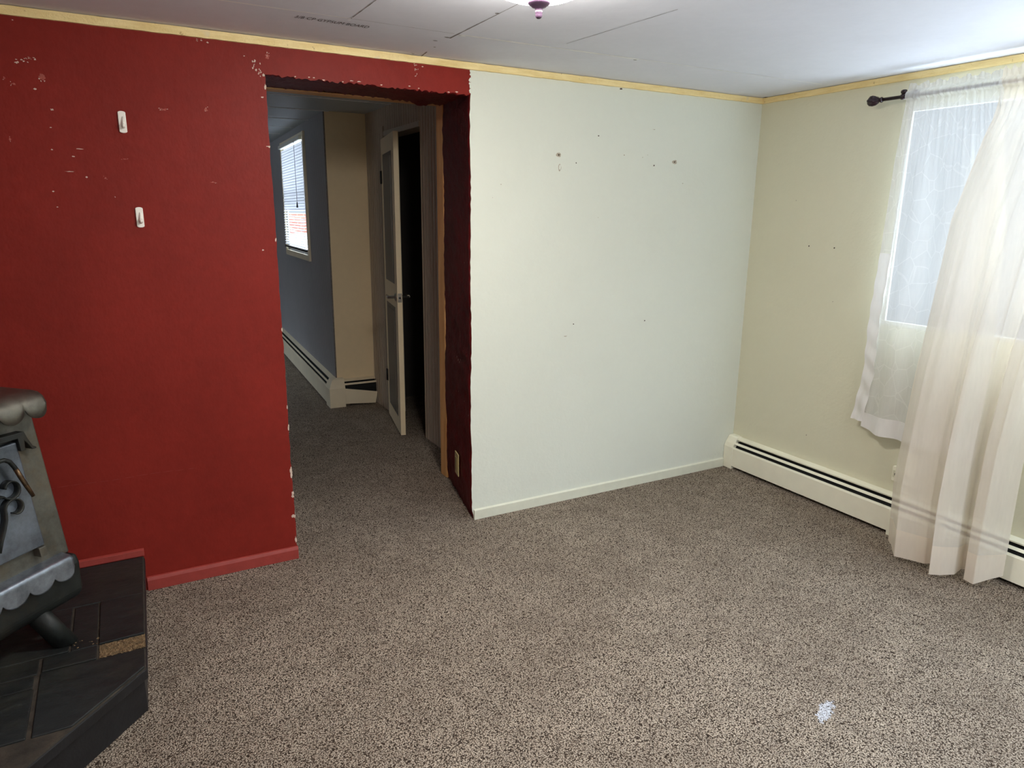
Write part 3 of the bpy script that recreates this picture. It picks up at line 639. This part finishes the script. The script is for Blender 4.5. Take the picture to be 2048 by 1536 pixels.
ox = lambda y: XR + (XRB - XR) * y / TH
t = thing('wall_outlet', (ox(.29), .29, .14), 'small almond outlet plate low on the dark red doorway reveal', 'outlet')
def otf(p): return Vector((ox(p.y) - .006 - p.x, p.y, p.z))
m = MB(); m.box(0, .006, .253, .333, .140, .265, 0, otf); m.build('plate', M_ALMOND, t, bevel=.002)
m = MB(); m.box(.006, .009, .278, .311, .165, .240, 0, otf); m.build('insert', M_ALMONDD, t, bevel=.001)
t = thing('wall_outlet', (0, -1.10, .26), 'wide cream outlet box above the right wall heater, half behind the sheer curtain', 'outlet')
m = MB(); m.box(-.020, 0, -1.150, -1.060, .262, .338); m.build('plate', M_HEATER, t, bevel=.003)
for y in (-1.083, -1.128):
    m = MB(); m.box(-.022, -.0195, y - .017, y + .017, .282, .318); rcp = m.build('receptacle', M_CREAM2, t, bevel=.001)
    m = MB(); m.box(-.0226, -.0218, y - .008, y - .005, .292, .304); m.box(-.0226, -.0218, y + .005, y + .008, .292, .304); m.build('slots', M_BLACK, rcp)

# ceiling lamps
def ceiling_lamp(x, y, label):
    lt = thing('ceiling_light', (x, y, ZC), label, 'lamp')
    m = MB(); m.lathe([(0, 0), (.165, 0), (.168, -.012), (.158, -.026), (0.02, -.026)], (x, y, ZC), 'Z', 40); m.build('ceiling_pan', M_LAMPPAN, lt)
    m = MB(); m.lathe([(.158, -.022)] + [(.158 * math.cos(a), -.022 - .076 * math.sin(a)) for a in [math.pi / 2 * i / 14 for i in range(1, 14)]] + [(.012, -.098)], (x, y, ZC), 'Z', 48); m.build('glass_dome', M_LAMP, lt)
    m = MB(); m.lathe([(0.0, -.094), (.028, -.095), (.031, -.099), (.029, -.104), (.023, -.107), (.019, -.111), (.0105, -.114), (.0095, -.122), (.0105, -.124), (.009, -.126), (.0095, -.131), (.008, -.136), (.0045, -.139), (0, -.140)], (x, y, ZC), 'Z', 28); m.build('finial', M_FINIAL, lt)
ceiling_lamp(-2.222, -1.252, 'lit flush ceiling lamp with pale glass dome and purple-brown finial')
ceiling_lamp(-2.75, -4.1, 'added unseen flush ceiling lamp that brightens the room and hall')  # extra lamp out of view, added to lift the hall and room light

# ------------------------------------------------------------------ curtain rod and curtains
RX, RZ = -0.09, 2.066
rod = thing('curtain_rod', (RX, -1.6, RZ), 'dark bronze curtain rod with a swirled pear finial over the right window', 'curtain rod')
m = MB(); m.tube([(RX, -.80, RZ), (RX, -2.46, RZ)], .008, 14); m.build('pole', M_BRONZE, rod)
for sg, ye in ((1, -.80), (-1, -2.46)):
    m = MB(); prof = [(0.004, -.006), (.009, -.004), (.0125, 0), (.0125, .004), (.009, .008), (.008, .012), (.013, .018), (.020, .030), (.0225, .044), (.021, .058), (.014, .068), (.006, .072), (0, .0725)]
    seg = 36
    vs = [Vector((RX, ye + sg * hh, RZ)) + Vector((math.cos(2 * math.pi * k_ / seg), 0, math.sin(2 * math.pi * k_ / seg))) * r * (1 + (.11 * math.cos(5 * 2 * math.pi * k_ / seg + hh * 60) if hh > .013 else 0)) for r, hh in prof for k_ in range(seg)]
    m.add(vs, [(i * seg + k_, i * seg + (k_ + 1) % seg, (i + 1) * seg + (k_ + 1) % seg, (i + 1) * seg + k_) for i in range(len(prof) - 1) for k_ in range(seg)], 0, True)
    m.build('finial', M_BRONZE, rod)
for y in (-.905, -2.36):
    m = MB(); m.tube([(0, y, RZ + .018), (-.07, y, RZ + .018), (RX - .004, y, RZ + .020), (RX - .006, y, RZ + .024)], .006, 12); m.lathe([(0, 0), (.020, 0), (.020, .004), (.008, .008)], (-.009, y, RZ + .018), 'X', 16)
    m.tube([(RX, y + .009, RZ), (RX, y - .009, RZ)], .0125, 16); m.lathe([(0, .012), (.008, .011), (.010, .004), (.010, -.004), (.008, -.011), (0, -.012)], (RX, y, RZ + .021), 'Y', 14)
    m.build('bracket', M_BRONZE, rod)

def interp(tab, z):
    tab = sorted(tab)
    if z <= tab[0][0]: return tab[0][1]
    for (a, va), (b_, vb) in zip(tab, tab[1:]):
        if z <= b_: k = (z - a) / (b_ - a); return va + (vb - va) * k
    return tab[-1][1]
def sm(x): x = max(0, min(1, x)); return x * x * (3 - 2 * x)
# short lace panel
LE = [(2.11, -.930), (2.05, -.926), (1.77, -.905), (1.38, -.893), (1.04, -.875), (.78, -.880), (.70, -.868), (.54, -.845)]
RE = [(2.11, -1.318), (2.05, -1.330), (1.5, -1.43), (1.0, -1.46), (.5, -1.47)]
def pocket(z):
    d = z - RZ
    if abs(d) < .020: return -.016 * math.sqrt(1 - (d / .020) ** 2)
    return 0.0
def lace(s_, z, border=False):
    y = interp(LE, z) + (interp(RE, z) - interp(LE, z)) * s_
    k = sm((2.04 - z) / .5)
    wave = (1 - k) * (.004 * math.sin(s_ * 95) + .003 * math.sin(s_ * 171 + 1)) + k * (.013 * math.sin(s_ * 17 + .6) + .006 * math.sin(s_ * 31 + 2))
    x = RX - .004 + wave + pocket(z) + .005 * math.sin(z * 3.1 + s_ * 4) * k
    return Vector((min(x, -.012), y, z))
cl = thing('lace_curtain', (RX, -1.2, .5), 'short white patterned lace curtain with satin borders, left of the window', 'curtain', 'curtains on the bronze rod')
zrows = [2.112, 2.100, 2.088] + [RZ + .020 - .004 * i for i in range(1, 11)] + [2.03 - i * .0365 for i in range(41)]
SB = .10
def sheet(fn, ss, zs):
    mm = MB(); n = len(zs); vs = [fn(a, zz) for a in ss for zz in zs]
    mm.add(vs, [(i * n + j, (i + 1) * n + j, (i + 1) * n + j + 1, i * n + j + 1) for i in range(len(ss) - 1) for j in range(n - 1)], 0, True); return mm
ss = [SB + (1 - SB) * i / 110 for i in range(111)]
def head(fn): return lambda a, zz: (lambda p: Vector((p.x, p.y, p.z + (.006 * math.sin(a * 41) + .003 * math.sin(a * 97) if zz > 2.105 else 0))))(fn(a, zz))
sheet(head(lace), ss, [z for z in zrows if z > .585] + [.578]).build('lace_panel', M_LACE, cl)
def laceb(s_, z): return lace(s_, z) + Vector((-.003 - .006 * math.sin(s_ * 30) * (.6 - z) * 4, 0, 0))
mm = sheet(lambda a, zz: laceb(a, zz - .030 * (a - SB) * 0 - .02 * min(1, (a - SB) * 6) * (1 if zz < .56 else 0)), ss, [.585, .570, .555, .540, .525, .512]); mm.build('bottom_hem', M_SATIN, cl)
bs = [(SB + .012) * i / 9 for i in range(10)]
def sideb(s_, z):
    p = lace(s_, z); k = sm((1.5 - z) / .4)
    pucker = k * .004 * math.sin(z * 55 + s_ * 25) + .006 * max(0, (.75 - z)) * 4 * math.sin(s_ * 60)
    return p + Vector((-.0065 + pucker, 0, 0))
zs2 = [2.112, 2.100, 2.088] + [RZ + .020 - .004 * i for i in range(1, 11)] + [2.03 - i * .0135 for i in range(111)]
sheet(head(sideb), bs, [z for z in zs2 if z > 1.36]).build('plain_edge', M_LACE, cl)
sheet(sideb, bs, [z for z in zs2 if .540 < z <= 1.375] + [.536]).build('side_border', M_SATIN, cl)

# long ivory sheer pulled toward the lace panel
cs = thing('sheer_curtain', (RX - .03, -1.45, .02), 'long plain ivory sheer curtain reaching the floor in deep folds', 'curtain', 'curtains on the bronze rod')
BOT = [(-.185, -1.190), (-.215, -1.225), (-.300, -1.300), (-.285, -1.350), (-.262, -1.425), (-.235, -1.445), (-.250, -1.458), (-.318, -1.474), (-.285, -1.505), (-.232, -1.535), (-.175, -1.528), (-.165, -1.540), (-.232, -1.568), (-.235, -1.610), (-.175, -1.640), (-.115, -1.662)]
BZ = [.030, .028, .022, .026, .030, .035, .030, .018, .020, .025, .035, .035, .022, .018, .040, .052]
LE2 = [(2.12, -1.318), (2.05, -1.322), (1.93, -1.318), (1.53, -1.222), (1.09, -1.200), (.85, -1.185), (.33, -1.172), (.03, -1.190)]
RE2 = [(2.12, -1.80), (2.05, -1.80), (1.5, -1.74), (1.0, -1.675), (.6, -1.655), (.03, -1.662)]
def poly(tab, s_):
    q = s_ * (len(tab) - 1); i = min(int(q), len(tab) - 2); k = q - i
    if isinstance(tab[0], tuple): return tuple(a + (b_ - a) * k for a, b_ in zip(tab[i], tab[i + 1]))
    return tab[i] + (tab[i + 1] - tab[i]) * k
def sheer(s_, z):
    l, r = interp(LE2, z), interp(RE2, z)
    bx, by = poly(BOT, s_); yb = -1.190 + (-1.662 + 1.190) * s_
    k = sm((2.0 - z) / 1.9) ** 0.7
    g = max(0.0, 1 - (2.06 - z) / .45) if z < 2.06 else 1.0
    y = l + (r - l) * s_ + (by - yb) * k * .9
    x = (RX - .004) * (1 - k) + k * bx + (1 - k) * .016 * math.sin(s_ * 26 + .8) * (1 - g) + (1 - k) * g * (.005 * math.sin(s_ * 120) + .004 * math.sin(s_ * 77)) + pocket(z)
    x += (1 - k) * k * 2 * .024 * math.sin(s_ * 44 + 1.5)
    x -= .034 * sm((2.035 - z) / .20) * (1 - k)
    return Vector((min(x, -.02), y, z))
def sheerz(s_, z):
    p = sheer(s_, z)
    if z < .16: p.z = p.z + (poly(BZ, s_) - .025) * (1 - (z - .025) / .135)
    if z > 2.10: p.z += .008 * math.sin(s_ * 90) + .004 * math.sin(s_ * 170)
    return p
ss = [i / 180 for i in range(181)]
zr = [2.118, 2.102, 2.088] + [RZ + .020 - .004 * i for i in range(1, 11)] + [2.03 - i * .034 for i in range(56)]
sheet(sheerz, ss, [z for z in zr if z > .165] + [.150]).build('sheer_panel', M_SHEER, cs)
sheet(lambda a, zz: sheerz(a, zz) + Vector((-.001, 0, 0)), ss, [.152, .12, .09, .06, .025]).build('bottom_hem', M_SHEERHEM, cs)

# ------------------------------------------------------------------ hearth
hz = .160
poly_h = [(-3.312, -.004), (-3.332, -.812), (-3.640, -1.146), (-3.84, -1.36), (LX + .002, -1.36), (LX + .002, -.004)]
he = thing('stove_hearth', (-4.0, -.6, 0), 'low black slate hearth platform with worn corner under the wood stove', 'hearth')
def inset(p, d):   # shrink toward a point inside
    cx, cy = -3.9, -.6; v = Vector((p[0] - cx, p[1] - cy)); return (p[0] - v.x / v.length * d, p[1] - v.y / v.length * d)
m = MB(); base = [inset(p, .012) if p[1] < -.1 and p[0] > -4.5 else p for p in poly_h]; base[0] = (-3.322, -.004)
m.prism(base, lambda q: Vector((q[0], q[1], 0.0)), lambda q: Vector((q[0], q[1], hz - .045))); m.build('platform', M_PLYBLACK, he, bevel=.002)
m = MB(); m.prism(poly_h, lambda q: Vector((q[0], q[1], hz - .046)), lambda q: Vector((q[0], q[1], hz - .012))); m.build('edge_board', M_PLYBLACK, he, bevel=.003)
m = MB(); pg = [inset(p, .004) if p[0] > -4.5 else p for p in poly_h]; m.prism(pg, lambda q: Vector((q[0], q[1], hz - .013)), lambda q: Vector((q[0], q[1], hz - .005))); m.build('mortar_bed', M_GROUTBED, he)
m = MB(); m.grid(40, 24, lambda a, t: Vector((-3.462 + .131 * a, -.622 - .079 * t, hz - .0048 + .0042 * random.Random(round(a * 160) * 71 + round(t * 80)).random())), 0, False); m.build('broken_mortar', M_MORTAR, he)
def edge_x(y):
    if y > -.812: return -3.312 + (y / -.812) * -.020
    return -3.332 + (y + .812) / (-1.146 + .812) * (-.308)
tiles = MB()
def tile(x0, x1, y0, y1, seed):
    """slate slab clipped by the hearth's right edge; y1 is the side nearer the wall"""
    rr = random.Random(seed); e = lambda: (rr.random() - .5) * .004
    ys = [y1]
    if y0 < -.812 < y1: ys.append(-.812)
    ys.append(y0); right = []
    for y in ys: right.append((min(x1, edge_x(y) - .006), y + e()))
    pts = [(x0 + e(), y1 + e())] + right + [(x0 + e(), y0 + e())]
    if right[-1][0] <= x0 + .01: pts = [(x0, y1)] + [q for q in right if q[0] > x0 + .004]
    if len(pts) < 3: return
    z1_ = hz + (rr.random() - .5) * .003
    tiles.prism(pts, lambda q: Vector((q[0], q[1], hz - .010)), lambda q: Vector((q[0], q[1], z1_)))
rows = [(-.324, -.010, [(-4.7, -4.2), (-4.19, -3.70), (-3.69, -3.2)]), (-.616, -.329, [(-4.70, -4.31), (-4.304, -3.928), (-3.922, -3.549), (-3.542, -3.470), (-3.462, -3.2)]), (-.704, -.622, [(-4.7, -4.2), (-4.19, -3.98), (-3.97, -3.626)]), (-.774, -.709, [(-4.7, -4.2), (-4.19, -3.632)]), (-1.010, -.780, [(-4.7, -4.25), (-4.24, -3.93), (-3.92, -3.628)]), (-1.36, -1.018, [(-4.7, -4.25), (-4.24, -3.8), (-3.79, -3.3)])]
sd = 0
for y0, y1, xs in rows:
    for x0, x1 in xs: sd += 1; tile(x0, x1, y0, y1, sd)
tile(-3.616, -3.2, -1.012, -.706, 91); tile(-3.616, -3.470, -.700, -.622, 92)
tiles.build('slate_tiles', M_SLATE, he, bevel=.0025)
m = MB(); rr = random.Random(3)
for i in range(60):
    x, y = (-3.46 + rr.random() * .13, -.625 - rr.random() * .06) if i < 38 else (-3.54 + rr.random() * .1, -.56 - rr.random() * .05)
    s_ = .002 + .003 * rr.random()
    m.add([Vector((x, y, hz - .0045 if i < 38 else hz - .003)) + Vector((math.cos(a) * s_ * (1 + rr.random()), math.sin(a) * s_ * (1 + rr.random()), 0)) for a in (0, 1.3, 2.6, 3.9, 5.2)] + [Vector((x, y, (hz - .0045 if i < 38 else hz - .003) + s_ * .8))], [(0, 1, 5), (1, 2, 5), (2, 3, 5), (3, 4, 5), (4, 0, 5)])
o = m.build('mortar_crumbs', M_MORTAR, he); o['kind'] = 'stuff'

# ------------------------------------------------------------------ wood stove (u along the front, n out of the front)
S2 = 2 ** -.5
def U(u, n_, z): return Vector(((u + n_) * S2, (u - n_) * S2, z))
ZB, NB, ZT, NT = .44, -2.165, .90, -2.235
fn_ = lambda z, off=0: NB + (z - ZB) * (NT - NB) / (ZT - ZB) + off
UR, UL = -2.815, -3.470; UC = (UR + UL) / 2
sv = thing('wood_stove', U(UC, -2.45, hz), 'grey steel wood stove with scalloped edges standing on the slate hearth', 'stove')
BK = -2.72
m = MB()
m.prism([(fn_(.43), .43), (fn_(.93), .93), (BK, .93), (BK, .43)], lambda q: U(UR, q[0], q[1]), lambda q: U(UL, q[0], q[1])); m.build('firebox', M_STEEL, sv, bevel=.006)
# belly under the firebox with a rounded bottom
m = MB(); pr = [(-2.140, .428), (-2.130, .400), (-2.130, .318)] + [(-2.184 + .054 * math.cos(math.radians(a_)), .318 - .054 * math.sin(math.radians(a_))) for a_ in range(10, 91, 10)] + [ (BK + .02, .264), (BK + .02, .428)]
m.prism(pr, lambda q: U(UR + .006, q[0], q[1]), lambda q: U(UL - .006, q[0], q[1])); ab = m.build('ash_box', M_STEELB, sv, bevel=.012)
def scallop(name, prof, u1, u0, pitch, depth, mat, th=.005, nper=14, first=.075):
    """plate bent along prof [(n,z)...]; its free edge is cut in scallops"""
    L = [0]
    for a, b_ in zip(prof, prof[1:]): L.append(L[-1] + math.hypot(b_[0] - a[0], b_[1] - a[1]))
    tot = L[-1]
    def at(d):
        for i in range(len(L) - 1):
            if d <= L[i + 1] + 1e-9: k = (d - L[i]) / (L[i + 1] - L[i]); return (prof[i][0] + (prof[i + 1][0] - prof[i][0]) * k, prof[i][1] + (prof[i + 1][1] - prof[i][1]) * k)
        return prof[-1]
    mm = MB(); nu = int((u1 - u0) / pitch * nper)
    def pt(s_, t):
        u = u1 - (u1 - u0) * s_; ph = ((u1 - u) / pitch + 1 - first / pitch) % 1.0
        arc = math.sqrt(max(0, 1 - (2 * ph - 1) ** 2))
        if u1 - u < .02: arc = min(arc, math.sqrt(max(0, 1 - (1 - (u1 - u) / .03) ** 2)))
        e = tot - depth * (1 - arc); n_, z = at(e * t); return U(u, n_, z)
    mm.grid(nu, 26, pt); return mm.build(name, mat, sv, solid=th)
def arcprof(n0, z0, r, a0, a1, k=8): return [(n0 + r * math.sin(math.radians(a0 + (a1 - a0) * i / k)), z0 + r * math.cos(math.radians(a0 + (a1 - a0) * i / k))) for i in range(k + 1)]
# ash lip: short ledge, rounded fold, scalloped apron
scallop('ash_lip', [(fn_(.44) - .01, .440), (-2.135, .436)] + arcprof(-2.135, .424, .012, 0, 78, 6) + [(-2.118, .366)], -2.842, UL - .012, .086, .032, M_STEELS)
# mantle: top plate rolled down over the front
scallop('mantle_top', [(BK - .02, .972), (-2.222, .972)] + arcprof(-2.222, .928, .044, 0, 78, 8) + [(-2.174, .897)], -2.806, UL - .03, .086, .043, M_MANTLE)
# door and its furniture
dU1, dU0, dz0, dz1 = -2.903, -3.387, .500, .834
m = MB(); m.prism([(dU1, dz0), (dU1, dz1), (dU0, dz1), (dU0, dz0)], lambda q: U(q[0], fn_(q[1], .002), q[1]), lambda q: U(q[0], fn_(q[1], .022), q[1])); dr = m.build('stove_door', M_STEELD, sv, bevel=.004)
m = MB(); hp = [(-3.035, .800), (-2.994, .806), (-2.978, .805), (-2.964, .796), (-2.954, .775), (-2.947, .751), (-2.935, .712)]
m.tube([U(u, fn_(z, .022 if i == 0 else .055), z) for i, (u, z) in enumerate(hp)], .0068, 12); hd = m.build('door_handle', M_STEELB, dr)
m = MB(); m.tube([U(u, fn_(z, .055), z) for u, z in [(-2.952, .769), (-2.945, .744), (-2.934, .708), (-2.922, .672)]], [.0072, .0072, .0066, .0055], 12); m.build('handle_grip', M_BRASS, hd)
def ribbon(name, pts, off0, off1, th=.004):
    mm = MB(); n = len(pts); vs = []
    for u, z in pts: vs += [U(u, fn_(z, off0), z), U(u, fn_(z, off1), z)]
    mm.add(vs, [(2 * i, 2 * i + 1, 2 * i + 3, 2 * i + 2) for i in range(n - 1)], 0, True); return mm.build(name, M_STEELB, dr, solid=th)
def spiral(cu, cz, r0, r1, a0, a1, k=26): return [(cu + (r0 + (r1 - r0) * i / k) * math.cos(math.radians(a0 + (a1 - a0) * i / k)), cz + (r0 + (r1 - r0) * i / k) * math.sin(math.radians(a0 + (a1 - a0) * i / k))) for i in range(k + 1)]
ribbon('scroll', [(-3.06, .735), (-3.04, .712), (-3.02, .698)] + spiral(-2.972, .712, .032, .018, 205, 205 + 320), .022, .046)
ribbon('scroll', [(-3.055, .545), (-3.040, .575), (-3.022, .605), (-3.010, .630)] + spiral(-2.974, .653, .033, .017, 190, 190 - 300), .022, .046)
m = MB(); m.prism([(-2.99, .846), (-2.99, .866), (-2.880, .862), (-2.874, .838), (-2.864, .812), (-2.854, .806), (-2.854, .801), (-2.868, .802), (-2.880, .826), (-2.886, .834), (-2.890, .806), (-2.905, .806), (-2.905, .846)], lambda q: U(q[0], fn_(q[1], .003), q[1]), lambda q: U(q[0], fn_(q[1], .034), q[1])); m.build('latch_bracket', M_STEELB, sv, bevel=.002)
m = MB(); m.prism([(-2.932, .470), (-2.932, .500), (-2.908, .500), (-2.908, .470)], lambda q: U(q[0], fn_(q[1], .0), q[1]), lambda q: U(q[0], fn_(q[1], .03), q[1])); m.build('door_stop', M_STEEL, sv, bevel=.002)
for su in (1, -1):
    for sn in (1, -1):
        cu, cn = UC, -2.475
        top = U(cu + su * .185, cn + sn * .30, .290); bot = U(cu + su * .233, cn + sn * .350, hz)
        if sn < 0: top = U(cu + su * .165, cn + sn * .12, .290); bot = U(cu + su * .233, cn + sn * .18, hz)
        mm = MB(); ax = (bot - top).normalized(); seg = 20; a = Vector((0, 0, 1)).cross(ax).normalized(); b2 = ax.cross(a)
        r = .033; vs = []
        for k_ in range(seg):
            q = top + (a * math.cos(2 * math.pi * k_ / seg) + b2 * math.sin(2 * math.pi * k_ / seg)) * r; vs.append(q)
        vs2 = [q + ax * ((hz + .002 - q.z) / ax.z) for q in vs]
        mm.add(vs + vs2, [(k_, (k_ + 1) % seg, seg + (k_ + 1) % seg, seg + k_) for k_ in range(seg)], 0, True); mm.add(vs2, [tuple(range(seg))]); mm.add(vs, [tuple(range(seg))])
        mm.build('leg', M_STEELB, sv)
